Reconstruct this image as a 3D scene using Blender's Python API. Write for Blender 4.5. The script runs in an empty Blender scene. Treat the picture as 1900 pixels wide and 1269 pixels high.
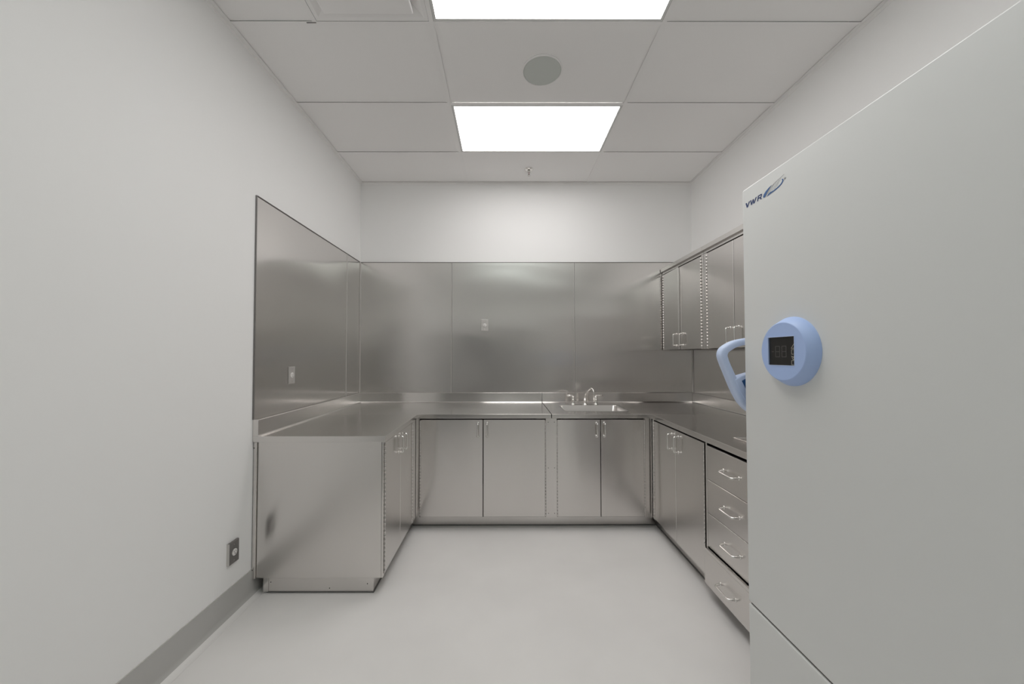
import bpy, bmesh, math
from mathutils import Vector, Matrix, Euler

SC = bpy.context.scene
COL = SC.collection
PI = math.pi

# ------------------------------------------------------------------ camera
F, CX, CY = 674.22, 937.68, 643.56
PITCH, YAW, ROLL, HCAM = 0.0232, -0.0021, -0.0006, 1.3795
cam_d = bpy.data.cameras.new('camera')
cam = bpy.data.objects.new('camera', cam_d); COL.objects.link(cam)
cam_d.sensor_fit = 'HORIZONTAL'; cam_d.sensor_width = 36.0
cam_d.lens = F / 1900.0 * 36.0
cam_d.shift_x = (950 - CX) / 1900.0
cam_d.shift_y = (CY - 634.5) / 1900.0
cam_d.clip_start = 0.02
_r = Vector((math.cos(YAW), math.sin(YAW), 0)); _f = Vector((-math.sin(YAW), math.cos(YAW), 0)); _u = Vector((0, 0, 1))
_f2 = _f * math.cos(PITCH) + _u * math.sin(PITCH); _u2 = _u * math.cos(PITCH) - _f * math.sin(PITCH)
_r3 = _r * math.cos(ROLL) + _u2 * math.sin(ROLL); _u3 = _u2 * math.cos(ROLL) - _r * math.sin(ROLL)
cam.matrix_world = Matrix(((_r3.x, _u3.x, -_f2.x, 0), (_r3.y, _u3.y, -_f2.y, 0), (_r3.z, _u3.z, -_f2.z, HCAM), (0, 0, 0, 1)))
SC.camera = cam

# ------------------------------------------------------------------ world, colour management
w = bpy.data.worlds.new('world'); SC.world = w; w.use_nodes = True
w.node_tree.nodes['Background'].inputs[0].default_value = (0.8, 0.85, 0.9, 1)
w.node_tree.nodes['Background'].inputs[1].default_value = 0.02
SC.view_settings.view_transform = 'Standard'
SC.view_settings.look = 'None'
SC.view_settings.gamma = 1.0
SC.view_settings.use_curve_mapping = False
SC.view_settings.exposure = 0.22
SC.cycles.max_bounces = 16
SC.cycles.diffuse_bounces = 12      # white room: light bounces many times
SC.cycles.glossy_bounces = 6
SC.cycles.sample_clamp_indirect = 3.0
LAMP = 5.35                      # radiance of the ceiling light diffusers

# ------------------------------------------------------------------ room dimensions
XL, XR, YB, YF0, HC = -1.452, 1.887, 3.638, -1.75, 3.121
T = 0.6096
ZC = 0.914                      # worktop
PT = 2.312                      # top of the wall cladding
YN = 2.105                      # near end of the left run
GX = (-0.382, 0.837)
GY = [3.089, 2.480, 1.870, 1.260, 0.651, 0.041, -0.569, -1.178]

# ------------------------------------------------------------------ materials
def mat(name, col, rough=0.5, metal=0.0, spec=0.5, aniso=0.0, tangent=None, bump=None, vary=None, emit=None):
    m = bpy.data.materials.new(name); m.use_nodes = True
    nt = m.node_tree; b = nt.nodes['Principled BSDF']
    b.inputs['Base Color'].default_value = (*col, 1)
    b.inputs['Roughness'].default_value = rough
    b.inputs['Metallic'].default_value = metal
    b.inputs['Specular IOR Level'].default_value = spec
    geo = nt.nodes.new('ShaderNodeNewGeometry')
    def scaled(sc):
        mp = nt.nodes.new('ShaderNodeMapping'); mp.inputs['Scale'].default_value = sc
        nt.links.new(geo.outputs['Position'], mp.inputs['Vector']); return mp.outputs['Vector']
    if aniso:
        b.inputs['Anisotropic'].default_value = aniso
        c = nt.nodes.new('ShaderNodeCombineXYZ')
        for i in range(3): c.inputs[i].default_value = tangent[i]
        nt.links.new(c.outputs[0], b.inputs['Tangent'])
    last = None
    for (sc, strength, dist) in (bump or []):
        n = nt.nodes.new('ShaderNodeTexNoise'); n.inputs['Scale'].default_value = 1.0
        n.inputs['Detail'].default_value = 0.0
        nt.links.new(scaled(sc), n.inputs['Vector'])
        bp = nt.nodes.new('ShaderNodeBump'); bp.inputs['Strength'].default_value = strength
        bp.inputs['Distance'].default_value = dist
        nt.links.new(n.outputs['Fac'], bp.inputs['Height'])
        if last: nt.links.new(last, bp.inputs['Normal'])
        last = bp.outputs['Normal']
    if last: nt.links.new(last, b.inputs['Normal'])
    for (sc, lo, hi, what) in (vary or []):
        n = nt.nodes.new('ShaderNodeTexNoise'); n.inputs['Scale'].default_value = 1.0
        n.inputs['Detail'].default_value = 3.0
        nt.links.new(scaled(sc), n.inputs['Vector'])
        mr = nt.nodes.new('ShaderNodeMapRange')
        mr.inputs['From Min'].default_value = 0.3; mr.inputs['From Max'].default_value = 0.7
        mr.inputs['To Min'].default_value = lo; mr.inputs['To Max'].default_value = hi
        nt.links.new(n.outputs['Fac'], mr.inputs['Value'])
        if what == 'rough':
            nt.links.new(mr.outputs[0], b.inputs['Roughness'])
        else:
            mx = nt.nodes.new('ShaderNodeMix'); mx.data_type = 'RGBA'; mx.blend_type = 'MULTIPLY'
            mx.inputs['Factor'].default_value = 1.0
            mx.inputs[6].default_value = (*col, 1)
            cc = nt.nodes.new('ShaderNodeCombineColor')
            for i in range(3): nt.links.new(mr.outputs[0], cc.inputs[i])
            nt.links.new(cc.outputs[0], mx.inputs[7])
            nt.links.new(mx.outputs[2], b.inputs['Base Color'])
    if emit:
        b.inputs['Emission Color'].default_value = (*emit[0], 1)
        b.inputs['Emission Strength'].default_value = emit[1]
    return m

STEEL = (0.72, 0.697, 0.677)
def steel(name, spread, grain, rough=0.27, aniso=0.75, wave=0.010, col=STEEL, wsc=(2.2, 2.2, 2.2)):
    """brushed stainless: reflections spread along `spread`, fine scratches run along `grain`"""
    t = {'x': (1, .02, .03), 'y': (.02, 1, .03), 'z': (.02, .03, 1)}[spread]
    g = {'x': (2, 160, 160), 'y': (160, 2, 160), 'z': (160, 160, 2)}[grain]
    return mat(name, col, rough, 1.0, aniso=aniso, tangent=t,
               bump=[(wsc, 1.0, wave)],
               vary=[((3, 3, 3), rough * 0.9, rough * 1.12, 'rough')])
M = {}
M['panel'] = steel('steel_wall_sheet_back', 'x', 'z', 0.20, 0.90, 0.020, wsc=(1.2, 1.2, 1.7))
M['panel_side'] = steel('steel_wall_sheet_side', 'y', 'z', 0.20, 0.90, 0.020, wsc=(1.2, 1.2, 1.7))
M['door_x'] = steel('steel_door_back_run', 'z', 'x', 0.22, 0.90, 0.010, wsc=(3, 3, 1.2))
M['door_y'] = steel('steel_door_side_run', 'z', 'y', 0.22, 0.90, 0.010, wsc=(3, 3, 1.2))
M['top_x'] = steel('steel_worktop_grain_across', 'y', 'x', 0.17, 0.85, 0.002)
M['top_y'] = steel('steel_worktop_grain_along', 'x', 'y', 0.20, 0.7, 0.003)
M['splash_x'] = steel('steel_splash_back', 'z', 'x', 0.18, 0.88, 0.003)
M['splash_y'] = steel('steel_splash_side', 'z', 'y', 0.18, 0.88, 0.003)
M['steel_in_shade'] = mat('steel_carcass_shaded', (0.16, 0.15, 0.14), 0.5, 1.0)  # carcass coloured dark to put shade into the door gaps
M['chrome'] = mat('polished_chrome', (0.78, 0.77, 0.75), 0.09, 1.0)
M['chrome_dull'] = mat('satin_pull', (0.68, 0.66, 0.64), 0.16, 1.0)
M['screw'] = mat('dark_screw_heads', (0.10, 0.095, 0.09), 0.5, 0.8)
M['wall'] = mat('painted_wall', (0.91, 0.91, 0.905), 0.55, spec=0.3, bump=[((90, 90, 90), 0.05, 0.002)])
M['tile'] = mat('ceiling_tile_vinyl', (0.92, 0.91, 0.905), 0.75, spec=0.2, bump=[((60, 60, 60), 0.05, 0.002)])
M['bar'] = mat('ceiling_grid_white', (0.91, 0.90, 0.895), 0.5, spec=0.3)
M['bead'] = mat('seam_bead_light', (0.60, 0.58, 0.56), 0.35, 0.3)
M['dark'] = mat('dark_void', (0.03, 0.03, 0.03), 0.9)
M['floor'] = mat('epoxy_floor', (0.85, 0.835, 0.82), 0.42, spec=0.4,
                 bump=[((14, 14, 14), 0.08, 0.003)], vary=[((2.0, 2.0, 2.0), 0.96, 1.03, 'col')])
M['base'] = mat('cove_base_shaded', (0.50, 0.495, 0.48), 0.5, spec=0.35)  # same stuff as the floor, coloured darker for the shade on the upright
M['lamp'] = mat('light_diffuser', (0.9, 0.9, 0.9), 0.6, emit=((1.0, 0.98, 0.97), LAMP * 1.12))
M['lamp_far'] = mat('light_diffuser_far', (0.9, 0.9, 0.9), 0.6, emit=((1.0, 0.97, 0.96), LAMP * 0.88))
M['lamp_cool'] = mat('light_diffuser_cool', (0.9, 0.9, 0.9), 0.6, emit=((0.90, 1.0, 0.96), LAMP * 0.30))
M['white_metal'] = mat('white_enamel_metal', (0.72, 0.72, 0.71), 0.4)
M['grille'] = mat('speaker_grille', (0.62, 0.65, 0.62), 0.7, bump=[((900, 900, 900), 0.3, 0.002)])
M['fridge'] = mat('fridge_powder_coat', (0.74, 0.75, 0.74), 0.38, spec=0.4, bump=[((160, 160, 160), 0.04, 0.001)])
M['fridge_edge'] = mat('fridge_edge_white', (0.82, 0.82, 0.81), 0.35)
M['gasket'] = mat('gasket_dark', (0.16, 0.16, 0.155), 0.7)
M['blue'] = mat('pale_blue_plastic', (0.43, 0.57, 0.90), 0.42)
M['blue_light'] = mat('pale_blue_handle', (0.62, 0.73, 0.97), 0.38)
M['blue_dark'] = mat('deep_blue_inset', (0.025, 0.10, 0.27), 0.35)
M['navy'] = mat('logo_navy', (0.018, 0.045, 0.16), 0.5)
M['logo_blue'] = mat('logo_blue', (0.03, 0.11, 0.30), 0.5)
M['logo_grey'] = mat('logo_grey', (0.38, 0.37, 0.40), 0.5)
M['screen'] = mat('screen_glass', (0.018, 0.017, 0.016), 0.35)
M['seg'] = mat('screen_unlit_segments', (0.13, 0.125, 0.12), 0.5)
M['icon'] = mat('screen_icons', (0.62, 0.58, 0.48), 0.5)
M['socket'] = mat('white_socket', (0.80, 0.78, 0.76), 0.4)
M['plate'] = mat('stainless_cover_plate', (0.62, 0.60, 0.58), 0.35, 0.55)
M['plate_dark'] = mat('grey_cover_plate', (0.20, 0.19, 0.185), 0.45, 0.4)
M['slot'] = mat('socket_slots', (0.05, 0.05, 0.05), 0.6)

# ------------------------------------------------------------------ mesh helpers (all take world coordinates)
def new(): return bmesh.new()
def box(bm, x0, x1, y0, y1, z0, z1, bevel=0.0, seg=1, mi=0):
    if x0 > x1: x0, x1 = x1, x0
    if y0 > y1: y0, y1 = y1, y0
    if z0 > z1: z0, z1 = z1, z0
    vs = [bm.verts.new((x, y, z)) for x in (x0, x1) for y in (y0, y1) for z in (z0, z1)]
    fs = [bm.faces.new([vs[i] for i in f]) for f in ((0, 1, 3, 2), (4, 6, 7, 5), (0, 4, 5, 1), (2, 3, 7, 6), (0, 2, 6, 4), (1, 5, 7, 3))]
    for f in fs: f.material_index = mi
    if bevel:
        es = list({e for f in fs for e in f.edges})
        r = bmesh.ops.bevel(bm, geom=es, offset=bevel, segments=seg, affect='EDGES', profile=0.5)
        for f in r['faces']: f.material_index = mi
    return bm
def frame(d):
    d = d.normalized(); a = Vector((0, 0, 1)) if abs(d.z) < .9 else Vector((1, 0, 0))
    u = d.cross(a).normalized(); return u, d.cross(u).normalized()
def tube(bm, pts, r, n=12, caps=True):
    pts = [Vector(p) for p in pts]; rs = r if isinstance(r, (list, tuple)) else [r] * len(pts)
    rings = []; u = None
    for i, p in enumerate(pts):
        d = (pts[min(i + 1, len(pts) - 1)] - pts[max(i - 1, 0)]).normalized()
        if u is None: u, v = frame(d)
        else:
            u = (u - d * u.dot(d)).normalized(); v = d.cross(u).normalized()
        rings.append([bm.verts.new(p + (u * math.cos(2 * PI * k / n) + v * math.sin(2 * PI * k / n)) * rs[i]) for k in range(n)])
    for a, b in zip(rings, rings[1:]):
        for k in range(n):
            f = bm.faces.new((a[k], a[(k + 1) % n], b[(k + 1) % n], b[k])); f.smooth = True
    if caps:
        bm.faces.new(rings[0][::-1]); bm.faces.new(rings[-1])
    return bm
def round_path(pts, rad, n=6):
    pts = [Vector(p) for p in pts]; out = [pts[0]]
    for a, b, c in zip(pts, pts[1:], pts[2:]):
        d1 = (a - b); d2 = (c - b); r = min(rad, d1.length * .49, d2.length * .49)
        p, q = b + d1.normalized() * r, b + d2.normalized() * r
        for k in range(n + 1):
            t = k / n; out.append(p * (1 - t) ** 2 + b * 2 * t * (1 - t) + q * t * t)
    out.append(pts[-1]); return out
def lathe(bm, base, axis, prof, n=32, smooth=True):
    """prof: (radius, distance along axis) pairs"""
    base = Vector(base); axis = Vector(axis).normalized(); u, v = frame(axis); rings = []
    for r, h in prof:
        if r < 1e-6: rings.append([bm.verts.new(base + axis * h)])
        else: rings.append([bm.verts.new(base + axis * h + (u * math.cos(2 * PI * k / n) + v * math.sin(2 * PI * k / n)) * r) for k in range(n)])
    for a, b in zip(rings, rings[1:]):
        for k in range(n):
            k2 = (k + 1) % n
            if len(a) == 1 and len(b) == 1: continue
            if len(a) == 1: f = bm.faces.new((a[0], b[k2], b[k]))
            elif len(b) == 1: f = bm.faces.new((a[k], a[k2], b[0]))
            else: f = bm.faces.new((a[k], a[k2], b[k2], b[k]))
            f.smooth = smooth
    if len(rings[0]) > 1: bm.faces.new(rings[0][::-1])
    if len(rings[-1]) > 1: bm.faces.new(rings[-1])
    return bm
def prism(bm, poly, ext, bevel=0.0, seg=2, mi=0):
    """poly: 3D points of one planar outline, ext: extrusion vector"""
    ext = Vector(ext); a = [bm.verts.new(Vector(p)) for p in poly]; b = [bm.verts.new(Vector(p) + ext) for p in poly]
    fs = [bm.faces.new(a[::-1]), bm.faces.new(b)]
    for i in range(len(a)):
        j = (i + 1) % len(a); fs.append(bm.faces.new((a[i], a[j], b[j], b[i])))
    for f in fs: f.material_index = mi
    if bevel:
        es = list({e for f in fs[:2] for e in f.edges})
        bmesh.ops.bevel(bm, geom=es, offset=bevel, segments=seg, affect='EDGES', profile=0.5)
    return bm
def gridslab(bm, xs, ys, z0, z1, skip=(), mi=0):
    """solid slab over a grid of cells, cells in `skip` are holes"""
    vt, vb = {}, {}
    def g(d, i, j, z):
        if (i, j) not in d: d[(i, j)] = bm.verts.new((xs[i], ys[j], z))
        return d[(i, j)]
    cells = {(i, j) for i in range(len(xs) - 1) for j in range(len(ys) - 1)} - set(skip)
    for i, j in cells:
        t = [g(vt, *c, z1) for c in ((i, j), (i + 1, j), (i + 1, j + 1), (i, j + 1))]
        b = [g(vb, *c, z0) for c in ((i, j), (i + 1, j), (i + 1, j + 1), (i, j + 1))]
        bm.faces.new(t).material_index = mi; bm.faces.new(b[::-1]).material_index = mi
        for k, nb in enumerate(((i, j - 1), (i + 1, j), (i, j + 1), (i - 1, j))):
            if nb not in cells:
                bm.faces.new((b[k], b[(k + 1) % 4], t[(k + 1) % 4], t[k])).material_index = mi
    return bm

ORG = {}
def link(name, bm, m, parent=None, origin=None, bevel=0.0, smooth_angle=None):
    me = bpy.data.meshes.new(name)
    bmesh.ops.recalc_face_normals(bm, faces=bm.faces[:])
    if origin is None:
        origin = ORG[parent.name] if parent else Vector((0, 0, 0))
    origin = Vector(origin)
    bmesh.ops.translate(bm, verts=bm.verts[:], vec=-origin)
    bm.to_mesh(me); bm.free()
    for x in (m if isinstance(m, (list, tuple)) else [m]): me.materials.append(x)
    o = bpy.data.objects.new(name, me); COL.objects.link(o)
    if parent:
        o.parent = parent; o.location = origin - ORG[parent.name]
    else: o.location = origin
    ORG[o.name] = origin
    if bevel:
        md = o.modifiers.new('edge_round', 'BEVEL'); md.width = bevel; md.segments = 2
        md.limit_method = 'ANGLE'; md.angle_limit = math.radians(35)
    return o
def tag(o, label, cat, group=None):
    o['label'] = label; o['category'] = cat
    if group: o['group'] = group
    return o
def thing(name, label, cat, loc, group=None):
    o = bpy.data.objects.new(name, None); COL.objects.link(o); o.location = loc; o.empty_display_size = 0.05
    ORG[o.name] = Vector(loc); return tag(o, label, cat, group)
def struct(name, bm, m, **k):
    o = link(name, bm, m, **k); o['kind'] = 'structure'; return o
def copy_tree(o, loc, label, group=None, rot=None):
    r = o.copy(); COL.objects.link(r); r.location = loc
    if rot is not None: r.rotation_euler = rot
    r['label'] = label
    if group: r['group'] = group
    for ch in list(o.children):
        c = ch.copy(); COL.objects.link(c); c.parent = r
        for g in ch.children:
            d = g.copy(); COL.objects.link(d); d.parent = c
    return r

# ------------------------------------------------------------------ room shell
struct('floor', box(new(), XL - .1, XR + .1, YF0 - .1, YB + .1, -.08, 0), M['floor'])
struct('wall_left', box(new(), XL - .1, XL, YF0 - .1, YB + .1, 0, HC + .12), M['wall'])
struct('wall_right', box(new(), XR, XR + .1, YF0 - .1, YB + .1, 0, HC + .12), M['wall'])
struct('wall_back', box(new(), XL, XR, YB, YB + .1, 0, HC + .12), M['wall'])
bm = new()
for a in ((XL, -.45, 0, HC + .12), (.90, XR, 0, HC + .12), (-.45, .90, 2.15, HC + .12)): box(bm, a[0], a[1], YF0 - .1, YF0, a[2], a[3])
struct('wall_front', bm, M['wall'])
# grey double door added out of view, darkens what the steel reflects
d = struct('reflection_door_1', box(new(), -.42, .2235, YF0 - .07, YF0 - .03, .01, 2.12, .003), mat('reflection_door_paint', (0.46, 0.455, 0.445), 0.45))
bm = new(); tube(bm, round_path([(.14, YF0 - .03, 1.02), (.14, YF0 + .03, 1.02), (.03, YF0 + .03, 1.02)], .015), .009); link('door_handle', bm, M['chrome_dull'], d)
d = struct('reflection_door_2', box(new(), .2265, .87, YF0 - .07, YF0 - .03, .01, 2.12, .003), bpy.data.materials['reflection_door_paint'])
bm = new(); tube(bm, round_path([(.31, YF0 - .03, 1.02), (.31, YF0 + .03, 1.02), (.42, YF0 + .03, 1.02)], .015), .009); link('door_handle', bm, M['chrome_dull'], d)
bm = new()
for a in ((-.47, -.42, 0, 2.15), (.87, .92, 0, 2.15), (-.47, .92, 2.12, 2.17)): box(bm, a[0], a[1], YF0 - .11, YF0 + .015, a[2], a[3])
struct('trim_3', bm, mat('door_frame_paint', (0.45, 0.45, 0.44), 0.5))

# ceiling: lay-in tiles, one mesh; the grid and the wall angle are trims
rows = [YB] + GY + [YF0]
bm = new(); g = .0145
for k in range(len(rows) - 1):
    y1, y0 = rows[k], rows[k + 1]
    cols = [XL, GX[0], GX[1], XR]
    if k == 3: cols = [XL, -0.992, GX[0], GX[1], XR]
    for a, b in zip(cols, cols[1:]):
        if k in (1, 3, 5, 7) and abs(a - GX[0]) < .01: continue          # light fixtures
        if k == 3 and abs(a + 0.992) < .01: continue                      # air diffuser
        box(bm, a + .0105, b - .0105, y0 + .0105, y1 - .0105, HC + .005, HC + .02)
box(bm, XL - .05, XR + .05, YF0 - .05, YB + .05, HC + .09, HC + .12, mi=1)
struct('ceiling', bm, [M['tile'], M['dark']])
bm = new()
for x in GX: box(bm, x - .012, x + .012, YF0, YB, HC, HC + .0015)
box(bm, -0.992 - .012, -0.992 + .012, GY[3], GY[2], HC, HC + .0015)
for y in GY: box(bm, XL, XR, y - .012, y + .012, HC + .0002, HC + .0017)
struct('trim_1', bm, M['bar'])
bm = new()
box(bm, XL, XL + .022, YF0, YB, HC - .0005, HC + .001); box(bm, XR - .022, XR, YF0, YB, HC - .0005, HC + .001)
box(bm, XL, XR, YB - .022, YB, HC - .0007, HC + .0008); box(bm, XL, XR, YF0, YF0 + .022, HC - .0007, HC + .0008)
box(bm, XL, XL + .0015, YF0, YB, HC - .022, HC); box(bm, XR - .0015, XR, YF0, YB, HC - .022, HC)
box(bm, XL, XR, YB - .0015, YB, HC - .022, HC)
struct('trim_2', bm, M['bar'])

# coved base: runs up the wall and curves out onto the floor
def cove(bm, p0, p1, inward, h=.155, R=.035, t=.005):
    p0, p1, inward = Vector(p0), Vector(p1), Vector(inward)
    prof = [(0, 0), (R + .012, 0), (R + .012, .0015)]
    for k in range(9):
        a = PI / 2 * k / 8; prof.append((t + R - R * math.sin(a), .0015 + R - R * math.cos(a)))
    prof += [(t, h), (0, h)]
    poly = [p0 + inward * a + Vector((0, 0, b)) for a, b in prof]
    prism(bm, poly, p1 - p0)
    for f in bm.faces:
        if max(v.co.z for v in f.verts) < R * .45: f.material_index = 1
    for f in bm.faces: f.smooth = False
bm = new(); cove(bm, (XL, YF0, 0), (XL, YB, 0), (1, 0, 0)); struct('baseboard_left', bm, [M['base'], M['floor']])
bm = new(); cove(bm, (XL + .01, YF0, 0), (-0.47, YF0, 0), (0, 1, 0)); cove(bm, (0.92, YF0, 0), (XR - .01, YF0, 0), (0, 1, 0)); struct('baseboard_front', bm, [M['base'], M['floor']])
bm = new(); cove(bm, (XR, YF0, 0), (XR, 1.3, 0), (-1, 0, 0)); struct('baseboard_right', bm, [M['base'], M['floor']])

# ------------------------------------------------------------------ ceiling fittings
def fixture(y0, y1, label, m):
    t = thing('ceiling_light', label, 'ceiling light', (sum(GX) / 2, (y0 + y1) / 2, HC + .004), 'troffer lights in the ceiling grid')
    x0, x1 = GX[0] + .013, GX[1] - .013; a, b = y0 + .013, y1 - .013
    bm = new()
    for q in ((x0, x1, a, a + .014), (x0, x1, b - .014, b), (x0, x0 + .014, a + .014, b - .014), (x1 - .014, x1, a + .014, b - .014)):
        box(bm, q[0], q[1], q[2], q[3], HC + .001, HC + .006)
    box(bm, x0, x1, a, b, HC + .02, HC + .06)
    link('housing', bm, M['white_metal'], t)
    link('diffuser', box(new(), x0 + .012, x1 - .012, a + .012, b - .012, HC + .007, HC + .012), m, t)
    return t
fixture(GY[1], GY[0], 'glowing flat ceiling light panel nearer the far wall, fully in view', M['lamp_far'])
fixture(GY[3], GY[2], 'glowing flat ceiling light panel at the top edge of the view, beside the air diffuser', M['lamp'])
fixture(GY[5], GY[4], 'glowing flat ceiling light panel directly above the camera', M['lamp_cool'])
fixture(GY[7], GY[6], 'added unseen ceiling light panel nearest the door behind the camera', M['lamp_cool'])  # added panel out of view, gives the steel something to reflect

t = thing('air_diffuser', 'square white ceiling air diffuser with a raised flat face plate', 'air vent', (-.687, 1.565, HC))
bm = new(); xs0, xs1, ys0, ys1 = -.979, -.395, 1.273, 1.857
rings = []
for inset, z in ((0, HC + .002), (0.02, HC + .002), (0.075, HC + .03), (0.13, HC + .075)):
    rings.append([bm.verts.new(c) for c in ((xs0 + inset, ys0 + inset, z), (xs1 - inset, ys0 + inset, z), (xs1 - inset, ys1 - inset, z), (xs0 + inset, ys1 - inset, z))])
for a, b in zip(rings, rings[1:]):
    for k in range(4): bm.faces.new((a[k], a[(k + 1) % 4], b[(k + 1) % 4], b[k]))
bm.faces.new(rings[-1])
link('frame', bm, M['bar'], t)
link('face_plate', box(new(), -.914, -.461, 1.335, 1.80, HC - .019, HC - .006, .006, 2), M['bar'], t)
for sx in (-.80, -.575):
    for sy in (1.46, 1.68): link('bracket', tube(new(), [(sx, sy, HC - .008), (sx, sy, HC + .074)], .004, 8), M['bar'], t)

t = thing('ceiling_speaker', 'round flush grey-green ceiling speaker between the two light panels', 'speaker', (.231, 2.188, HC + .004))
bm = new(); lathe(bm, (.231, 2.188, HC + .004), (0, 0, -1), [(.117, 0), (.117, .004), (.108, .0062), (.05, .0068), (0, .007)], 48); link('grille', bm, M['grille'], t)
bm = new(); lathe(bm, (.231, 2.188, HC + .005), (0, 0, -1), [(.116, 0), (.1225, 0), (.1225, .006), (.1205, .0085), (.1165, .0085), (.116, .005)], 48); link('trim_ring', bm, M['bar'], t)

SX, SY = .229, 3.372
t = thing('fire_sprinkler', 'small chrome pendent fire sprinkler on the far ceiling tile', 'sprinkler', (SX, SY, HC + .004))
bm = new(); lathe(bm, (SX, SY, HC + .005), (0, 0, -1), [(.040, 0), (.040, .003), (.033, .010), (.020, .013), (.013, .013), (.013, 0.004)], 28); link('escutcheon', bm, M['chrome'], t)
bm = new(); lathe(bm, (SX, SY, HC - .002), (0, 0, -1), [(.011, 0), (.011, .014), (.008, .018), (.0075, .022)], 16)
for s in (-1, 1): tube(bm, round_path([(SX + s * .007, SY, HC - .018), (SX + s * .014, SY, HC - .030), (SX + s * .003, SY, HC - .050)], .008), .0028, 8)
link('frame', bm, M['chrome_dull'], t)
bm = new(); lathe(bm, (SX, SY, HC - .020), (0, 0, -1), [(.0025, 0), (.0032, .010), (.0028, .030)], 10); link('glass_bulb', bm, mat('bulb_dark', (.12, .02, .02), .2), t)
bm = new(); lathe(bm, (SX, SY, HC - .049), (0, 0, -1), [(.004, 0), (.004, .003), (.0135, .0045), (.0135, .006), (0, .0065)], 20); link('deflector', bm, M['chrome_dull'], t)

bm = new(); box(bm, -1.035, -.985, GY[2] - .0085, GY[2] - .004, HC - .0025, HC, .0006)
tag(link('grid_clip', bm, M['plate_dark'], origin=(-1.01, GY[2] - .006, HC)), 'tiny dark clip on the ceiling grid bar beside the air diffuser', 'clip')

# ------------------------------------------------------------------ steel wall cladding, one thing per sheet
def sheet(wall, a, b, z0, z1, label, near_trim=False, far_strip=True):
    """a..b along the wall"""
    th = .004
    if wall == 'back':
        o = thing('wall_cladding', label, 'wall panel', ((a + b) / 2, YB, z0), 'stainless wall cladding sheets')
        link('sheet', box(new(), a + .0015, b - .0015, YB - th, YB - .0005, z0, z1, .0008), M['panel'], o)
        link('top_trim_shadow', box(new(), a, b, YB - .009, YB, z1 - .001, z1 + .004, .001), M['plate_dark'], o)  # trim coloured dark for the shadow along the sheet's top edge
        if far_strip: link('seam_strip', box(new(), b - .0040, b + .0005, YB - .0065, YB, z0, z1 - .003, .001), M['bead'], o); link('seam_gap', box(new(), b + .0005, b + .004, YB - .0045, YB, z0, z1 - .003), M['plate_dark'], o)
    else:
        X, s = (XL, 1) if wall == 'left' else (XR, -1)
        o = thing('wall_cladding', label, 'wall panel', (X, (a + b) / 2, z0), 'stainless wall cladding sheets')
        link('sheet', box(new(), X + s * .0005, X + s * th, a + .0015, b - .0015, z0, z1, .0008), M['panel_side'], o)
        link('top_trim_shadow', box(new(), X, X + s * .009, a, b - .010, z1 - .001, z1 + .004, .001), M['plate_dark'], o)  # dark colour stands for the top edge shadow here too
        if far_strip: link('seam_strip', box(new(), X, X + s * .0065, b - .0045, b + .002, z0, z1 - .003, .001), M['bead'], o); link('seam_gap', box(new(), X, X + s * .0045, b + .002, b + .008, z0, z1 - .003), M['plate_dark'], o)
        if near_trim: link('edge_trim', box(new(), X, X + s * .008, a - .004, a + .003, z0, z1 + .003, .001), M['plate_dark'], o)
    return o
ZS = 1.010
sheet('left', YN, 3.328, ZS, PT, 'large brushed steel sheet on the left wall with an outlet in it', near_trim=True)
sheet('left', 3.330, YB - .010, ZS, PT, 'narrow brushed steel sheet on the left wall, next to the far corner', far_strip=False)
sheet('back', XL + .008, -.530, ZS, PT, 'brushed steel sheet on the far wall at its left corner')
sheet('back', -.530, .699, ZS, PT, 'brushed steel sheet in the middle of the far wall with an outlet')
sheet('back', .699, XR - .008, ZS, PT, 'brushed steel sheet on the far wall behind the faucet', far_strip=False)
sheet('right', 1.42, YB - .010, ZS, PT, 'brushed steel sheet on the right wall under the wall cabinets', far_strip=False)
bm = new(); box(bm, XL + .004, XL + .012, YB - .012, YB - .004, ZS, PT, .0015)
tag(link('corner_strip', bm, M['bead'], origin=(XL + .008, YB - .008, ZS)), 'thin bright metal strip up the left far corner of the cladding', 'trim strip', 'cladding corner strips')
bm = new(); box(bm, XR - .012, XR - .004, YB - .012, YB - .004, ZS, PT, .0015)
tag(link('corner_strip', bm, M['bead'], origin=(XR - .008, YB - .008, ZS)), 'thin bright metal strip up the right far corner under the wall cabinet', 'trim strip', 'cladding corner strips')

# ------------------------------------------------------------------ outlets (built facing -Y, then turned)
def outlet(loc, label, rotz, plate_m, first=None):
    if first: return copy_tree(first, loc, label, rot=(0, 0, rotz))
    t = thing('power_outlet', label, 'outlet', (0, 0, 0), 'single outlets in steel cover plates')
    bm = new(); prism(bm, [(-.035, 0, -.057), (.035, 0, -.057), (.035, 0, .057), (-.035, 0, .057)], (0, -.007, 0), .002)
    link('cover_plate', bm, plate_m, t)
    bm = new(); lathe(bm, (0, -.0065, 0), (0, -1, 0), [(.0175, 0), (.0175, .003), (.016, .004), (0, .004)], 32); f = link('socket', bm, M['socket'], t)
    for bm in (box(new(), -.0075, -.0055, -.0112, -.0104, .001, .009), box(new(), .0055, .0075, -.0112, -.0104, .002, .008),
               lathe(new(), (0, -.0104, -.007), (0, -1, 0), [(.0026, 0), (.0026, .0008)], 12)): link('slot', bm, M['slot'], f)
    for z in (-.041, .041): link('screw', lathe(new(), (0, -.0068, z), (0, -1, 0), [(.0032, 0), (.0028, .0012), (0, .0014)], 12), M['chrome_dull'], t)
    t.location = loc; t.rotation_euler = (0, 0, rotz)
    return t
o1 = outlet((-.199, YB - .004, 1.681), 'steel-plated outlet high on the middle sheet of the far wall', 0, M['plate'])
outlet((XL + .004, 2.471, 1.246), 'steel-plated outlet above the worktop on the left wall cladding', PI / 2, M['plate'], o1)
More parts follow.
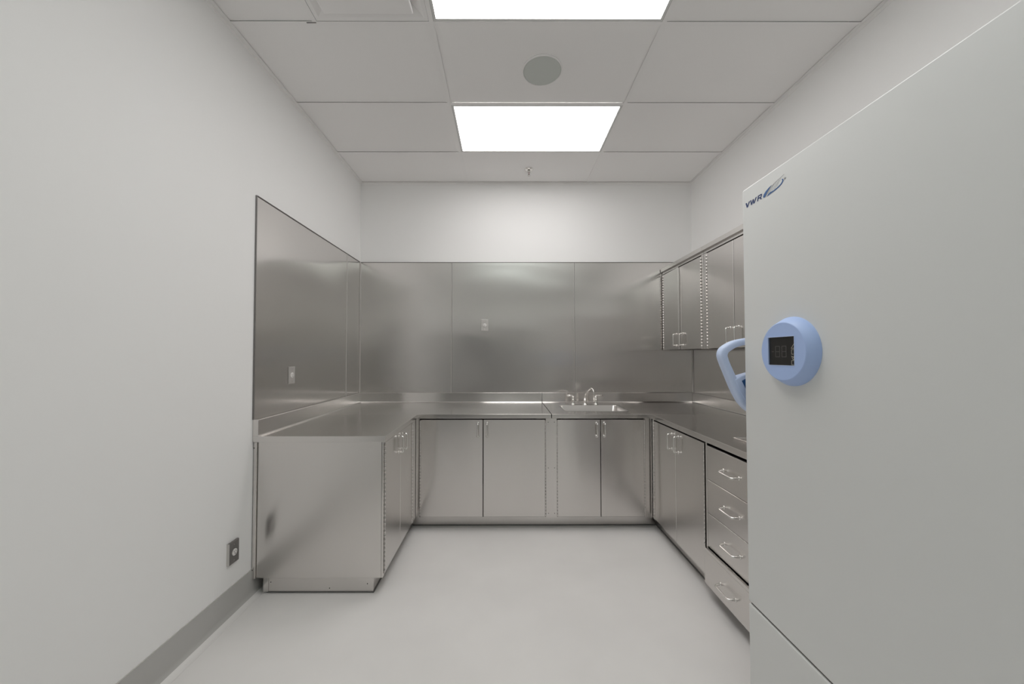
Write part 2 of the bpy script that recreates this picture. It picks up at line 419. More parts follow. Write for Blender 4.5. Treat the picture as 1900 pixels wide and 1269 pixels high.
o3 = outlet((XL + .0, 1.961, .335), 'dark grey plated outlet low on the bare left wall above the base', PI / 2, M['plate'], o1)
for c in o3.children:
    if c.name.startswith('cover_plate'):
        me = c.data.copy(); me.materials[0] = M['plate_dark']; c.data = me
        c.scale = (1, 2.0, 1); c['label'] = 'dark grey cover plate'
    else: c.location.y -= .007
ORG[o3.name] = Vector((0, 0, 0))
link('plate_edge_sheen', box(new(), -.0372, -.0350, -.0135, 0, -.057, .057), M['bead'], o3)  # light strip painted as the wall's reflection on the plate's near side

# ------------------------------------------------------------------ pulls, hinges, doors
def pull(c, n, a, cc, out, parent, r=.0058, name='handle'):
    """wire pull: centre c on the face, outward normal n, along a"""
    c, n, a = Vector(c), Vector(n), Vector(a)
    p, q = c - a * cc / 2, c + a * cc / 2
    bm = new(); tube(bm, round_path([p, p + n * out, q + n * out, q], out * .72, 8), r, 14)
    for e in (p, q): lathe(bm, e, n, [(r * 1.9, 0), (r * 1.9, .0015), (r * 1.2, .004)], 16)
    return link(name, bm, M['chrome'], parent)
def hinge(p, z0, z1, parent, r=.0042):
    bm = new(); n = int((z1 - z0) / .025); h = (z1 - z0) / n
    for k in range(n): lathe(bm, (p[0], p[1], z0 + k * h), (0, 0, 1), [(r * .6, 0), (r, .001), (r, h - .0025), (r * .6, h - .0015)], 10)
    return link('hinge', bm, M['chrome_dull'], parent)
ZH = .791                        # pull height on the base cabinets
def door_back(par, x0, x1, z0, z1, yf, hx, hinge_x):
    d = link('door', box(new(), x0, x1, yf, yf + .019, z0, z1, .0015), M['door_x'], par, origin=(x0, yf, z0))
    pull((hx, yf, ZH), (0, -1, 0), (0, 0, 1), .104, .030, d)
    hinge((hinge_x, yf - .001, 0), z0 + .004, z1 - .004, d)
    return d
def carcass(par, x0, x1, y0, y1, z0, z1, open_dir, m=None, dividers=(), top=True):
    """hollow cabinet box open toward open_dir, with a thin folded front frame"""
    m = m or M['steel_in_shade']; t = .012; bm = new()
    if open_dir == '-y':
        box(bm, x0, x0 + t, y0, y1, z0, z1); box(bm, x1 - t, x1, y0, y1, z0, z1)
        box(bm, x0 + t, x1 - t, y1 - t, y1, z0, z1); box(bm, x0 + t, x1 - t, y0, y1 - t, z0, z0 + t)
        if top: box(bm, x0 + t, x1 - t, y0 + .02, y1 - t, z1 - .004, z1)
    else:
        s0, s1 = (x0, x0 + t) if open_dir == '+x' else (x1 - t, x1)
        box(bm, x0, x1, y0, y0 + t, z0, z1); box(bm, x0, x1, y1 - t, y1, z0, z1)
        box(bm, s0, s1, y0 + t, y1 - t, z0, z1)
        a, b = (s1, x1) if open_dir == '+x' else (x0, s0)
        box(bm, a, b, y0 + t, y1 - t, z0, z0 + t)
        box(bm, a, b, y0 + t, y1 - t, z1 - .004, z1)
        for dy in dividers: box(bm, a, b, dy - t / 2, dy + t / 2, z0 + t, z1 - .004)
    return link('carcass', bm, m, par)
def screws(pts, n, parent):
    for p in pts: link('screw', lathe(new(), p, n, [(.0032, 0), (.0026, .0010), (0, .0012)], 10), M['screw'], parent)

DZ0, DZ1, BT, BB = .109, .8695, .878, .100       # doors, body top, body bottom
# back run, left pair
YD = 2.890
c = thing('base_cabinet', 'wide two-door steel base cabinet under the far worktop, left of the sink cabinet', 'cabinet', (-.17, 3.25, 0), 'stainless base cabinets')
carcass(c, -.692, .326, YD + .020, YB - .012, BB, BT, '-y')
door_back(c, -.664, -.1735, DZ0, DZ1, YD, -.210, -.667)
door_back(c, -.1675, .319, DZ0, DZ1, YD, -.138, .3225)
bm = new(); box(bm, -.713, -.672, YD + .004, YD + .02, BB, BT, .001); link('corner_filler', bm, M['door_x'], c)
link('filler_strip', box(new(), .3265, .4125, YD + .001, YD + .018, BB, BT, .001), M['door_x'], c)
screws([(x, YD + .001, z) for x in (.345, .394) for z in (.850, .490, .135)], (0, -1, 0), c)
link('toe_kick', box(new(), -.776, .371, 2.982, 2.992, 0, BB), M['door_x'], c)
link('floor_line', box(new(), -.760, .371, 2.978, 2.982, 0, .006), M['gasket'], c)  # thin dark strip along the foot of the toe kick
# back run, sink pair
c = thing('base_cabinet', 'two-door steel base cabinet directly beneath the sink and faucet', 'cabinet', (.79, 3.25, 0), 'stainless base cabinets')
carcass(c, .414, 1.120, YD + .020, YB - .012, BB, BT, '-y', top=False)
door_back(c, .417, .7575, DZ0, DZ1, YD, .729, .4155)
door_back(c, .7625, 1.103, DZ0, DZ1, YD, .789, 1.1065)
link('corner_filler', box(new(), 1.112, 1.166, YD + .004, YD + .02, BB, BT, .001), M['door_x'], c)
link('hinge_stile', box(new(), 1.1045, 1.112, YD - .002, YD + .02, BB + .004, BT, .001), M['chrome_dull'], c)
link('toe_kick', box(new(), .3715, 1.243, 2.982, 2.992, 0, BB), M['door_x'], c)
link('floor_line', box(new(), .3715, 1.228, 2.978, 2.982, 0, .006), M['gasket'], c)

# left run
XD = -.700
c = thing('base_cabinet', 'steel base cabinet along the left wall with its blank side panel facing us', 'cabinet', (-1.05, 2.5, 0), 'stainless base cabinets')
carcass(c, -1.430, -.720, 2.128, 2.884, BB, BT, '+x', dividers=(2.79,))
link('side_panel', box(new(), -1.4290, -.7125, 2.121, 2.1275, BB, BT, .0015), M['door_x'], c)
link('corner_stile', box(new(), -.7115, -.7015, 2.122, 2.142, BB, BT, .001), M['chrome_dull'], c)
link('wall_filler', box(new(), XL + .0055, -1.4305, YN + .006, 2.127, BB, BT + .0, .001), M['door_x'], c)
screws([(-1.4445, YN + .006, z) for z in (.845, .15)], (0, -1, 0), c)
def door_side(par, y0, y1, z0, z1, xf, s, hy, hinge_y, th=.019, hz=ZH, cc=.104, out=.030):
    """s = direction the face looks (+1 to +x, -1 to -x)"""
    d = link('door', box(new(), xf - s * th, xf, y0, y1, z0, z1, .0015), M['door_y'], par, origin=(xf, hinge_y, z0))
    pull((xf, hy, hz), (s, 0, 0), (0, 0, 1), cc, out, d)
    if hinge_y is not None: hinge((xf + s * .001, hinge_y, 0), z0 + .004, z1 - .004, d)
    return d
door_side(c, 2.148, 2.4625, DZ0, DZ1, XD, 1, 2.420, 2.1455)
door_side(c, 2.4665, 2.777, DZ0, DZ1, XD, 1, 2.509, 2.7795)
link('corner_filler', box(new(), XD - .018, XD - .004, 2.783, 2.886, BB, BT, .001), M['door_y'], c)
bm = new(); prism(bm, [(-1.385, 2.150, 0), (-.765, 2.150, 0), (-.765, 2.887, 0), (-.776, 2.887, 0), (-.776, 2.161, 0), (-1.385, 2.161, 0)], (0, 0, BB - .001)); link('toe_kick', bm, M['door_x'], c)
bm = new(); box(bm, -1.405, -1.375, 2.147, 2.150, .003, BB - .004, .001); link('toe_kick_strip', bm, M['chrome_dull'], c)
screws([(-1.362, 2.150, .06), (-1.02, 2.150, .025), (-.80, 2.150, .05)], (0, -1, 0), c)

link('floor_line', box(new(), -1.385, -.762, 2.146, 2.150, 0, .006), M['gasket'], c)
link('floor_line', box(new(), -.765, -.761, 2.150, 2.978, 0, .006), M['gasket'], c)
# right run: door pair and drawer stack
XD2 = 1.165
c = thing('base_cabinet', 'two-door steel base cabinet on the right wall, between the sink corner and the drawers', 'cabinet', (1.5, 2.5, 0), 'stainless base cabinets')
carcass(c, 1.186, XR - .012, 2.122, 2.884, BB, BT, '-x', dividers=(2.862,))
door_side(c, 2.494, 2.848, DZ0, .865, XD2, -1, 2.546, 2.8515, hz=.778)
door_side(c, 2.137, 2.4905, DZ0, .865, XD2, -1, 2.452, 2.1345, hz=.778)
link('corner_filler', box(new(), XD2 + .003, XD2 + .018, 2.858, 2.886, BB, BT, .001), M['door_y'], c)
link('toe_kick', box(new(), 1.232, 1.243, 2.119, 2.887, 0, BB), M['door_y'], c)
link('floor_line', box(new(), 1.228, 1.232, 2.119, 2.978, 0, .006), M['gasket'], c)
c = thing('drawer_cabinet', 'steel drawer unit with four drawers on the right, half hidden by the freezer', 'cabinet', (1.5, 1.87, 0))
carcass(c, 1.186, XR - .012, 1.635, 2.118, BB, BT, '-x')
link('corner_stile', box(new(), XD2, XD2 + .02, 2.106, 2.120, .085, BT, .001), M['door_y'], c)
link('corner_stile', box(new(), XD2 + .001, XD2 + .02, 1.636, 1.652, .085, BT, .001), M['door_y'], c)
link('toe_kick', box(new(), 1.232, 1.243, 1.40, 2.118, 0, BB), M['door_y'], c)
link('floor_line', box(new(), 1.228, 1.232, 1.40, 2.118, 0, .006), M['gasket'], c)
for i, (z0, z1, off) in enumerate(((.669, .860, 0), (.4785, .6665, 0), (.287, .476, .0), (.076, .262, -.016))):
    xf = XD2 + off
    d = link('drawer', box(new(), xf, xf + .018, 1.654, 2.103 if off == 0 else 2.116, z0, z1, .0015), M['door_y'], c, origin=(xf, 1.88, z0))
    box_bm = new(); box(box_bm, xf + .018, 1.75, 1.67, 2.09, z0 + .02, z0 + .022); box(box_bm, xf + .018, 1.75, 1.67, 1.672, z0 + .02, z1 - .03); box(box_bm, xf + .018, 1.75, 2.088, 2.09, z0 + .02, z1 - .03)
    link('drawer_box', box_bm, M['steel_in_shade'], d)
    if off:
        bm = new(); box(bm, xf - .001, xf + .018, 1.654, 2.116, z1, z1 + .019, .001); link('top_lip', bm, M['chrome_dull'], d)
    hz = (.766, .570, .379, .160)[i]
    cpt = Vector((xf, 1.885 if i < 3 else 1.90, hz))
    bm = new(); a = Vector((0, 1, 0)); nn = Vector((-1, 0, -.12)).normalized(); p, q = cpt - a * .064, cpt + a * .064
    tube(bm, round_path([p, p + nn * .034 + a * .008, q + nn * .034 - a * .008, q], .014, 6), .0055, 12)
    for e in (p, q): lathe(bm, e, (-1, 0, 0), [(.0105, 0), (.0105, .0015), (.0065, .004)], 16)
    link('handle', bm, M['chrome'], d)

# ------------------------------------------------------------------ worktops with turned-down edge and upstand
ZE = .880
def splash(par, p0, p1, inward, t, m, h=ZS - ZC):
    p0, p1, n = Vector(p0), Vector(p1), Vector(inward)
    pr = [(0, 0), (t + .007, 0), (t + .002, .003), (t, .008), (t, h - .003), (t - .003, h), (0, h)]
    bm = new(); prism(bm, [p0 + n * a + Vector((0, 0, b)) for a, b in pr], p1 - p0)
    return link('backsplash', bm, m, par, bevel=.0006)
w1 = thing('worktop', 'L-shaped brushed steel worktop wrapping the left wall and far left corner', 'worktop', (-1.05, 2.5, ZE), 'stainless worktops')
bm = new(); gridslab(bm, [XL + .001, .3685], [2.8815, YB - .001], ZE, ZC, mi=0); link('surface', bm, M['top_x'], w1, bevel=.0018)
bm = new(); gridslab(bm, [XL + .001, -.686], [YN, 2.8805], ZE, ZC); link('surface', bm, M['top_y'], w1, bevel=.0018)
splash(w1, (XL + .001, YN, ZC), (XL + .001, 2.8800, ZC), (1, 0, 0), .033, M['splash_y'])
splash(w1, (XL + .001, 2.8815, ZC), (XL + .001, YB - .001, ZC), (1, 0, 0), .030, M['splash_y'])
splash(w1, (XL + .031, YB - .001, ZC), (.3685, YB - .001, ZC), (0, -1, 0), .026, M['splash_x'])
SKX, SKY = (.507, 1.032), (3.035, 3.392)
w2 = thing('worktop', 'brushed steel worktop from the sink round to the right wall', 'worktop', (1.5, 2.5, ZE), 'stainless worktops')
bm = new(); gridslab(bm, [.3735, SKX[0], SKX[1], XR - .001], [2.8815, SKY[0], SKY[1], YB - .001], ZE, ZC, skip={(1, 1)}); link('surface', bm, M['top_x'], w2, bevel=.0018)
bm = new(); gridslab(bm, [1.1545, XR - .001], [1.40, 2.8805], ZE, ZC); link('surface', bm, M['top_y'], w2, bevel=.0018)
splash(w2, (XR - .001, 1.40, ZC), (XR - .001, 2.8800, ZC), (-1, 0, 0), .026, M['splash_y'])
splash(w2, (XR - .001, 2.8815, ZC), (XR - .001, YB - .001, ZC), (-1, 0, 0), .024, M['splash_y'])
splash(w2, (.3735, YB - .001, ZC), (XR - .026, YB - .001, ZC), (0, -1, 0), .026, M['splash_x'])
bm = new(); lathe(bm, (.712, 3.49, ZC), (0, 0, 1), [(.014, 0), (.014, .002), (.010, .0035), (0, .004)], 16); link('hole_plug', bm, M['slot'], w2)

# sink basin: rounded rectangle lofted down, with drain
def rrect(x0, x1, y0, y1, r, z, n=5):
    out = []
    for cx, cy, a0 in ((x1 - r, y1 - r, 0), (x0 + r, y1 - r, PI / 2), (x0 + r, y0 + r, PI), (x1 - r, y0 + r, 3 * PI / 2)):
        for k in range(n + 1):
            a = a0 + PI / 2 * k / n; out.append((cx + r * math.cos(a), cy + r * math.sin(a), z))
    return out
t = thing('sink', 'rectangular steel sink basin welded into the far worktop below the faucet', 'sink', (.77, 3.21, ZC - .2))
bm = new(); rings = []
for ins, r, z in ((.0, .028, ZC + .0006), (.004, .028, ZC - .004), (.010, .035, ZC - .13), (.022, .045, ZC - .165), (.060, .05, ZC - .178), (.15, .02, ZC - .184)):
    rings.append([bm.verts.new(p) for p in rrect(SKX[0] + ins, SKX[1] - ins, SKY[0] + ins, SKY[1] - ins, r, z)])
rings.insert(0, [bm.verts.new(p) for p in rrect(SKX[0] - .007, SKX[1] + .007, SKY[0] - .007, SKY[1] + .007, .03, ZC + .0006)])
for a, b in zip(rings, rings[1:]):
    for k in range(len(a)): f = bm.faces.new((a[k], a[(k + 1) % len(a)], b[(k + 1) % len(a)], b[k])); f.smooth = True
bm.faces.new(rings[-1])
link('basin', bm, steel('steel_basin', 'z', 'x', .28, .4, .002), t)
bm = new(); lathe(bm, (.77, 3.22, ZC - .184), (0, 0, 1), [(.045, 0), (.044, .002), (.03, .0015), (.028, -.004), (0, -.004)], 28); link('drain', bm, M['chrome_dull'], t)

# thin metal tray at the right edge of the worktop
t = thing('metal_tray', 'thin shallow metal tray lying on the right worktop beside the freezer', 'tray', (1.45, 1.85, ZC))
bm = new()
tr = [(1.283, 2.050), (1.287, 1.72), (1.60, 1.70), (1.60, 2.000)]
def ins(poly, d):
    cxx = sum(p[0] for p in poly) / 4; cyy = sum(p[1] for p in poly) / 4
    return [(p[0] + math.copysign(d, cxx - p[0]), p[1] + math.copysign(d, cyy - p[1])) for p in poly]
lv = [(0.004, 0.0), (0.0, .007), (.004, .007), (.008, .002)]
rings = [[bm.verts.new((x, y, ZC + .0005 + z)) for x, y in ins(tr, i)] for i, z in lv]
bm.faces.new(rings[0][::-1])
for a, b in zip(rings, rings[1:]):
    for k in range(4): bm.faces.new((a[k], a[(k + 1) % 4], b[(k + 1) % 4], b[k]))
bm.faces.new(rings[-1])
link('tray_body', bm, M['chrome_dull'], t)

# ------------------------------------------------------------------ faucet
FX, FY = .757, 3.435
t = thing('faucet', 'chrome two-handle gooseneck faucet standing behind the sink', 'faucet', (FX, FY, ZC))
bm = new(); lathe(bm, (FX, FY, ZC), (0, 0, 1), [(.024, 0), (.024, .004), (.016, .010), (.013, .030), (.015, .034), (.015, .042), (.011, .046), (.009, .060)], 24); link('spout_base', bm, M['chrome'], t)
bm = new(); tube(bm, round_path([(FX, FY, ZC + .055), (FX + .002, FY, ZC + .098), (FX + .035, FY - .09, ZC + .165), (FX + .048, FY - .14, ZC + .150), (FX + .050, FY - .150, ZC + .060)], .035, 8), .0075, 14); link('spout', bm, M['chrome'], t)
bm = new(); lathe(bm, (FX + .050, FY - .150, ZC + .066), (0, 0, -1), [(.0085, 0), (.0095, .003), (.0095, .014), (.007, .016)], 16); link('aerator', bm, M['chrome'], t)
for s, dx in ((-1, -.112), (1, .103)):
    hx, hy = FX + dx, FY + .0
    bm = new(); lathe(bm, (hx, hy, ZC), (0, 0, 1), [(.022, 0), (.022, .004), (.017, .009), (.0125, .040), (.0145, .043), (.0145, .050), (.011, .053), (.010, .062), (.015, .066), (.015, .074), (.008, .080), (0, .081)], 24)
    link('valve', bm, M['chrome'], t)
    bm = new(); L = .062
    tube(bm, round_path([(hx - s * .008, hy, ZC + .079), (hx + s * .012, hy, ZC + .0865), (hx + s * L, hy - .004, ZC + .086)], .008), [.0075] * 3 + [.007] * 5 + [.0085], 12)
    link('lever', bm, M['chrome'], t)
bm = new(); box(bm, FX - .10, FX + .095, FY + .0, FY + .012, ZC + .0005, ZC + .010, .003, 2); link('bridge', bm, M['chrome_dull'], t)

# ------------------------------------------------------------------ wall cabinets
XU = 1.580; ZU0, ZU1 = 1.430, 2.205
def wall_cab(y0, y1, doors, hpos, label, ajar=False):
    c = thing('wall_cabinet', label, 'cabinet', (1.73, (y0 + y1) / 2, ZU0), 'stainless wall cabinets')
    carcass(c, XU + .020, XR - .006, y0 + .001, y1 - .001, ZU0, ZU1, '-x')
    # slim front stiles at both ends
    link('front_stile', box(new(), XU + .002, XU + .02, doors[0][1] + .004, y1 - .001, ZU0, ZU1 - .022, .001), M['door_y'], c)
    link('front_stile', box(new(), XU + .002, XU + .02, y0 + .001, doors[1][0] - .004, ZU0, ZU1 - .022, .001), M['door_y'], c)
    bm = new(); box(bm, XU - .014, XR - .006, y0 + .0005, y1 - .0005, 2.207, 2.243, .002); box(bm, XU + .004, XU + .02, y0 + .001, y1 - .001, 2.186, 2.207)
    link('cornice', bm, M['door_y'], c)
    for k, (a, b) in enumerate(doors):
        hy = b if k == 0 else a
        d = link('door', box(new(), XU, XU + .018, a, b, ZU0 + .002, 2.176, .0015), M['door_y'], c, origin=(XU, hy, ZU0))
        pull((XU, hpos[k], 1.520), (-1, 0, 0), (0, 0, 1), .104, .030, d)
        hinge((XU - .001, hy + (.002 if k == 0 else -.002), 0), ZU0 + .006, 2.17, d)
        if ajar and k == 0: d.rotation_euler = (0, 0, math.radians(-2.6)); d['label'] = 'door standing slightly ajar'
    return c
wall_cab(2.868, YB - .012, [(3.262, 3.604), (2.909, 3.257)], (3.306, 3.212), 'steel wall cabinet at the far corner with one door slightly ajar', True)
wall_cab(2.098, 2.866, [(2.4935, 2.822), (2.150, 2.4885)], (2.540, 2.447), 'steel wall cabinet nearer the freezer, partly hidden behind it')

# ------------------------------------------------------------------ freezer
FXF, FY1, FY0, FT = .910, 1.376, .47, 2.007
t = thing('laboratory_freezer', 'tall pale grey laboratory freezer filling the right side with round blue display', 'freezer', (1.37, .92, 0))
link('body', box(new(), FXF + .062, 1.84, FY0 + .004, FY1 - .004, .03, FT - .004, .012, 3), M['fridge'], t)
fd = link('door', box(new(), FXF, FXF + .058, FY0, FY1, .4665, FT, .0045, 3), M['fridge'], t)
link('lower_panel', box(new(), FXF, FXF + .058, FY0, FY1, .035, .4590, .0055, 3), M['fridge'], t)
link('gasket', box(new(), FXF + .006, FXF + .0625, FY0 + .008, FY1 - .008, .06, FT - .015), M['gasket'], t)
for y in (FY0 + .09, FY1 - .09):
    for x in (1.04, 1.76): link('foot', lathe(new(), (x, y, 0), (0, 0, 1), [(.022, 0), (.022, .012), (.010, .016), (.010, .034)], 16), M['gasket'], t)
# round display
DY, DZ, DX = 1.148, 1.3915, FXF
bm = new(); prof = [(.1095, 0), (.1095, .003), (.0935, .030), (.0905, .0325)]
n = 64; rings = []
for r, h in prof: rings.append([bm.verts.new((DX - h, DY + r * math.cos(2 * PI * k / n), DZ + r * math.sin(2 * PI * k / n))) for k in range(n)])
for a, b in zip(rings, rings[1:]):
    for k in range(n): bm.faces.new((a[k], a[(k + 1) % n], b[(k + 1) % n], b[k])).smooth = True
# front ring with a rectangular opening
sy0, sy1, sz0, sz1 = 1.0985, 1.2075, 1.3475, 1.4375
inner = []
for k in range(n):
    a = 2 * PI * (k) / n; c_, s_ = math.cos(a), math.sin(a)
    cy_, cz_ = (sy0 + sy1) / 2, (sz0 + sz1) / 2; hw, hh = (sy1 - sy0) / 2, (sz1 - sz0) / 2
    m_ = max(abs(c_) / hw, abs(s_) / hh); inner.append((cy_ + c_ / m_, cz_ + s_ / m_))
ci = [min(range(n), key=lambda k: (inner[k][0] - y) ** 2 + (inner[k][1] - z) ** 2) for y, z in ((sy0, sz0), (sy1, sz0), (sy1, sz1), (sy0, sz1))]
for k, (y, z) in zip(ci, ((sy0, sz0), (sy1, sz0), (sy1, sz1), (sy0, sz1))): inner[k] = (y, z)
iv = [bm.verts.new((DX - .0325, y, z)) for y, z in inner]
iv2 = [bm.verts.new((DX - .0285, y, z)) for y, z in inner]
for k in range(n):
    k2 = (k + 1) % n
    bm.faces.new((rings[-1][k], rings[-1][k2], iv[k2], iv[k])); bm.faces.new((iv[k], iv[k2], iv2[k2], iv2[k]))
dh = link('display_housing', bm, M['blue'], t)
bm = new(); box(bm, DX - .0290, DX - .010, sy0 - .001, sy1 + .001, sz0 - .001, sz1 + .001); sg = link('screen', bm, M['screen'], dh)
bm = new(); e = .0012
for a in ((sy0 - .0002, sy1 + .0002, sz1 - .0002, sz1 + e), (sy0, sy1, sz0 - e, sz0 + .0002), (sy1 - .0002, sy1 + e, sz0 - e, sz1 + e), (sy0 - e, sy0 + .0002, sz0 - e, sz1 + e)):
    box(bm, DX - .0335, DX - .0322, *a)
link('bezel', bm, M['blue_light'], dh)
SXF = DX - .0292
def strokes(bm, lines, w, x, toYZ, th=.0003):
    for ln in lines:
        for p, q in zip(ln, ln[1:]):
            a, b = Vector((x, *toYZ(p))), Vector((x, *toYZ(q))); d_ = b - a
            if d_.length < 1e-6: continue
            nrm = Vector((0, -d_.z, d_.y)).normalized() * w / 2; ex = d_.normalized() * w * .35
            prism(bm, [a - ex + nrm, a - ex - nrm, b + ex - nrm, b + ex + nrm], (-th, 0, 0))
# four icons in a column on the right of the screen and the unlit digits
bm = new(); iy = 1.1085; ic = lambda dy, z: (lambda p: (iy + dy - p[0], z + p[1]))
strokes(bm, [[(-.006, -.006), (0.004, .007)], [(-.006, -.006), (.004, -.006)]], .0011, SXF, ic(0, 1.4065))
strokes(bm, [[(.003, .007), (-.005, .007), (-.005, -.007), (.003, -.007)]], .0011, SXF, ic(0, 1.3895))
strokes(bm, [[(-.005, .006), (.003, .001)], [(-.005, .006), (-.001, -.004), (.004, -.006), (.004, .006)]], .0011, SXF, ic(0, 1.3710))
strokes(bm, [[(.003, .0065), (-.005, .0065), (-.005, -.0065), (.003, -.0065)]], .0011, SXF, ic(0, 1.3565))
link('icons', bm, M['icon'], dh)
bm = new()
seg8 = [[(0, 0), (.017, 0)], [(0, .017), (.017, .017)], [(0, .034), (.017, .034)], [(0, .001), (0, .016)], [(0, .018), (0, .033)], [(.017, .001), (.017, .016)], [(.017, .018), (.017, .033)]]
strokes(bm, [[(0, .017), (.008, .017)]], .0016, SXF, lambda p: (1.195 - p[0], 1.374 + p[1]))
strokes(bm, seg8, .0016, SXF, lambda p: (1.179 - p[0], 1.374 + p[1]))
strokes(bm, seg8, .0016, SXF, lambda p: (1.152 - p[0], 1.374 + p[1]))
link('unlit_digits', bm, M['seg'], dh)
# letters and leaf mark; s runs from the far edge toward us, z up
LX = FXF - .0002
def P(s, z): return (LX, 1.358 - s, z)
bm = new()
def poly(pts): prism(bm, [P(*p) for p in pts], (-.0006, 0, 0))
b0, h = 1.9325, .0185
poly([(.002, b0 + h), (.0085, b0 + h), (.0125, b0 + .006), (.0205, b0 + h), (.0265, b0 + h), (.0145, b0), (.0085, b0)])
poly([(.0280, b0 + h), (.0338, b0 + h), (.0352, b0 + .0065), (.0315, b0)])
poly([(.0315, b0), (.0370, b0), (.0465, b0 + h * .92), (.0415, b0 + h * .92)])
poly([(.0415, b0 + h * .92), (.0465, b0 + h * .92), (.0475, b0 + .004), (.0445, b0)])
poly([(.0445, b0), (.0500, b0), (.0625, b0 + h), (.0570, b0 + h)])
poly([(.0640, b0), (.0690, b0), (.0735, b0 + h), (.0685, b0 + h)])
poly([(.0720, b0 + h - .004), (.0850, b0 + h - .004), (.0880, b0 + h - .0015), (.0860, b0 + h), (.0735, b0 + h)])
poly([(.0840, b0 + h - .002), (.0890, b0 + h - .002), (.0885, b0 + .0105), (.0855, b0 + .0075), (.0845, b0 + .011)])
poly([(.0705, b0 + .0065), (.0862, b0 + .0065), (.0862, b0 + .0100), (.0712, b0 + .0100)])
poly([(.0775, b0 + .0072), (.0825, b0 + .0072), (.0875, b0), (.0815, b0)])
link('lettering', bm, M['navy'], t)
bm = new()
poly([(.094, 1.9360), (.097, 1.9315), (.103, 1.9310), (.109, 1.937), (.116, 1.9445), (.124, 1.9500), (.1355, 1.9585), (.122, 1.9555), (.108, 1.9500), (.099, 1.9435)])
arc = []
for k in range(15):
    a = -.5 * PI + k / 14 * .62 * PI
    arc.append((.139 + .049 * math.cos(a), 1.9485 + .0165 * math.sin(a) + .10 * (.02 * math.cos(a))))
outer = arc; inner2 = [(.139 + .0435 * math.cos(-.5 * PI + k / 14 * .62 * PI) + .0005, 1.9497 + .0135 * math.sin(-.5 * PI + k / 14 * .62 * PI) + .0020 * math.cos(-.5 * PI + k / 14 * .62 * PI)) for k in range(15)]
poly([(.112, 1.9290)] + outer + inner2[::-1] + [(.128, 1.9375), (.118, 1.9335)])
link('leaf_mark', bm, M['logo_blue'], t)
bm = new()
strokes(bm, [[(.106, 1.930), (.130, 1.950), (.150, 1.9605), (.172, 1.9640), (.190, 1.9680)], [(.118, 1.936), (.134, 1.953)], [(.128, 1.938), (.146, 1.957)], [(.138, 1.9385), (.158, 1.960)], [(.148, 1.9395), (.168, 1.961)], [(.158, 1.943), (.176, 1.962)]], .0009, LX, lambda p: (1.358 - p[0], p[1]))
ring = [(.1945 + .0035 * math.cos(2 * PI * k / 12), 1.9530 + .0035 * math.sin(2 * PI * k / 12)) for k in range(13)]
strokes(bm, [ring, [(.1932, 1.9512), (.1932, 1.9548), (.1955, 1.9540), (.1938, 1.9530), (.1958, 1.9512)]], .0008, LX, lambda p: (1.358 - p[0], p[1]))
link('leaf_veins', bm, M['logo_grey'], t)

# tall dark cabinet added out of view behind the camera, for the steel to reflect
sc_ = thing('reflection_cabinet', 'tall dark grey two-door cabinet added out of view left of the door behind the camera', 'cabinet', (-.98, YF0 + .28, 0))
gm = mat('cabinet_dark_grey', (0.18, 0.18, 0.18), 0.45)
link('body', box(new(), -1.37, -.56, YF0 + .075, YF0 + .50, .05, 1.72, .004), gm, sc_)
link('plinth', box(new(), -1.36, -.57, YF0 + .08, YF0 + .47, 0, .05), M['gasket'], sc_)
for a, b, hx in ((-1.366, -.967, -1.0), (-.963, -.564, -.93)):
    d = link('door', box(new(), a, b, YF0 + .50, YF0 + .52, .06, 1.71, .003), gm, sc_)
    pull((hx, YF0 + .52, 1.0), (0, 1, 0), (0, 0, 1), .12, .03, d)

# side lever handle: profile in the XZ plane, given its own thickness along Y
def sm(pts, n=5, closed=True):
    out = []; L = len(pts)
    for i in range(L):
        p0, p1, p2, p3 = [Vector(pts[(i + j - 1) % L]) for j in range(4)]
        for k in range(n):
            u = k / n
            out.append(.5 * ((2 * p1) + (-p0 + p2) * u + (2 * p0 - 5 * p1 + 4 * p2 - p3) * u * u + (-p0 + 3 * p1 - 3 * p2 + p3) * u ** 3))
    return out
hy0, hy1 = 1.400, 1.440
cl = [(.995, 1.436), (.945, 1.4335), (.900, 1.424), (.872, 1.410), (.855, 1.396), (.850, 1.378), (.857, 1.352), (.872, 1.315), (.890, 1.272), (.905, 1.240), (.925, 1.203), (.952, 1.172), (.985, 1.160)]
wd = [.013, .0135, .014, .015, .016, .0155, .015, .0155, .017, .018, .017, .014, .012]
bm = new(); m_ = len(cl); N = 16
V = [Vector((x, 0, z)) for x, z in cl]; rr = []
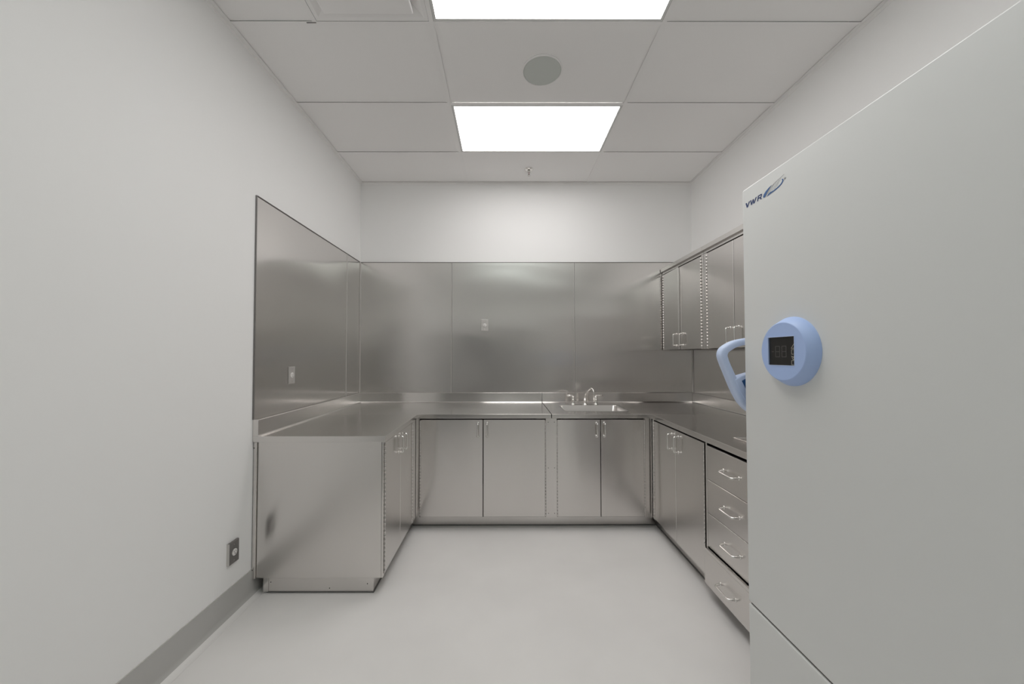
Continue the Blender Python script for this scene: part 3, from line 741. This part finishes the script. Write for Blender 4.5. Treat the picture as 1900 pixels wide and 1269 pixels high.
def lerp_list(V, wd, k=4):
    o1_, o2_ = [], []
    for i in range(len(V) - 1):
        p0, p1, p2, p3 = V[max(i - 1, 0)], V[i], V[i + 1], V[min(i + 2, len(V) - 1)]
        for j in range(k):
            u = j / k; o1_.append(.5 * ((2 * p1) + (-p0 + p2) * u + (2 * p0 - 5 * p1 + 4 * p2 - p3) * u * u + (-p0 + 3 * p1 - 3 * p2 + p3) * u ** 3)); o2_.append(wd[i] * (1 - u) + wd[i + 1] * u)
    return o1_ + [V[-1]], o2_ + [wd[-1]]
V, wd = lerp_list(V, wd)
for i, p in enumerate(V):
    d_ = (V[min(i + 1, len(V) - 1)] - V[max(i - 1, 0)]).normalized(); nr = Vector((-d_.z, 0, d_.x)); ring = []
    for k in range(N):
        a = 2 * PI * k / N; c_, s_ = math.cos(a), math.sin(a)
        ring.append(bm.verts.new(Vector((p.x, (hy0 + hy1) / 2, p.z)) + nr * wd[i] * math.copysign(abs(c_) ** .6, c_) + Vector((0, 1, 0)) * .020 * math.copysign(abs(s_) ** .6, s_)))
    rr.append(ring)
for a, b in zip(rr, rr[1:]):
    for k in range(N): bm.faces.new((a[k], a[(k + 1) % N], b[(k + 1) % N], b[k])).smooth = True
bm.faces.new(rr[0][::-1]); bm.faces.new(rr[-1])
hd = link('handle', bm, M['blue_light'], t)
bm = new(); prism(bm, [(x, 1.398, z) for x, z in [(.886, 1.285), (.912, 1.300), (.950, 1.311), (1.000, 1.314), (1.000, 1.165), (.950, 1.172), (.930, 1.195), (.905, 1.240)]], (0, .044, 0), .004, 2); link('lock_housing', bm, M['blue_light'], hd)
bm = new(); prism(bm, [(x, 1.3965, z) for x, z in [(.912, 1.281), (.940, 1.296), (.985, 1.300), (.985, 1.205), (.944, 1.214)]], (0, .004, 0), .001, 1); link('lock_inset', bm, M['blue_dark'], hd)
bm = new(); box(bm, .972, 1.01, FY1 - .004, 1.405, 1.405, 1.452, .004, 2); link('mounting_block', bm, M['fridge_edge'], hd)
bm = new(); box(bm, .972, 1.01, FY1 - .004, 1.405, 1.165, 1.310, .004, 2); link('mounting_block', bm, M['fridge_edge'], hd)
bm = new(); tube(bm, round_path([(.930, 1.425, 1.200), (.938, 1.43, 1.168), (.975, 1.425, 1.150)], .012), .004, 8); tube(bm, round_path([(.945, 1.415, 1.195), (.950, 1.415, 1.160), (.985, 1.415, 1.145)], .012), .003, 8); link('latch_rod', bm, M['chrome_dull'], hd)
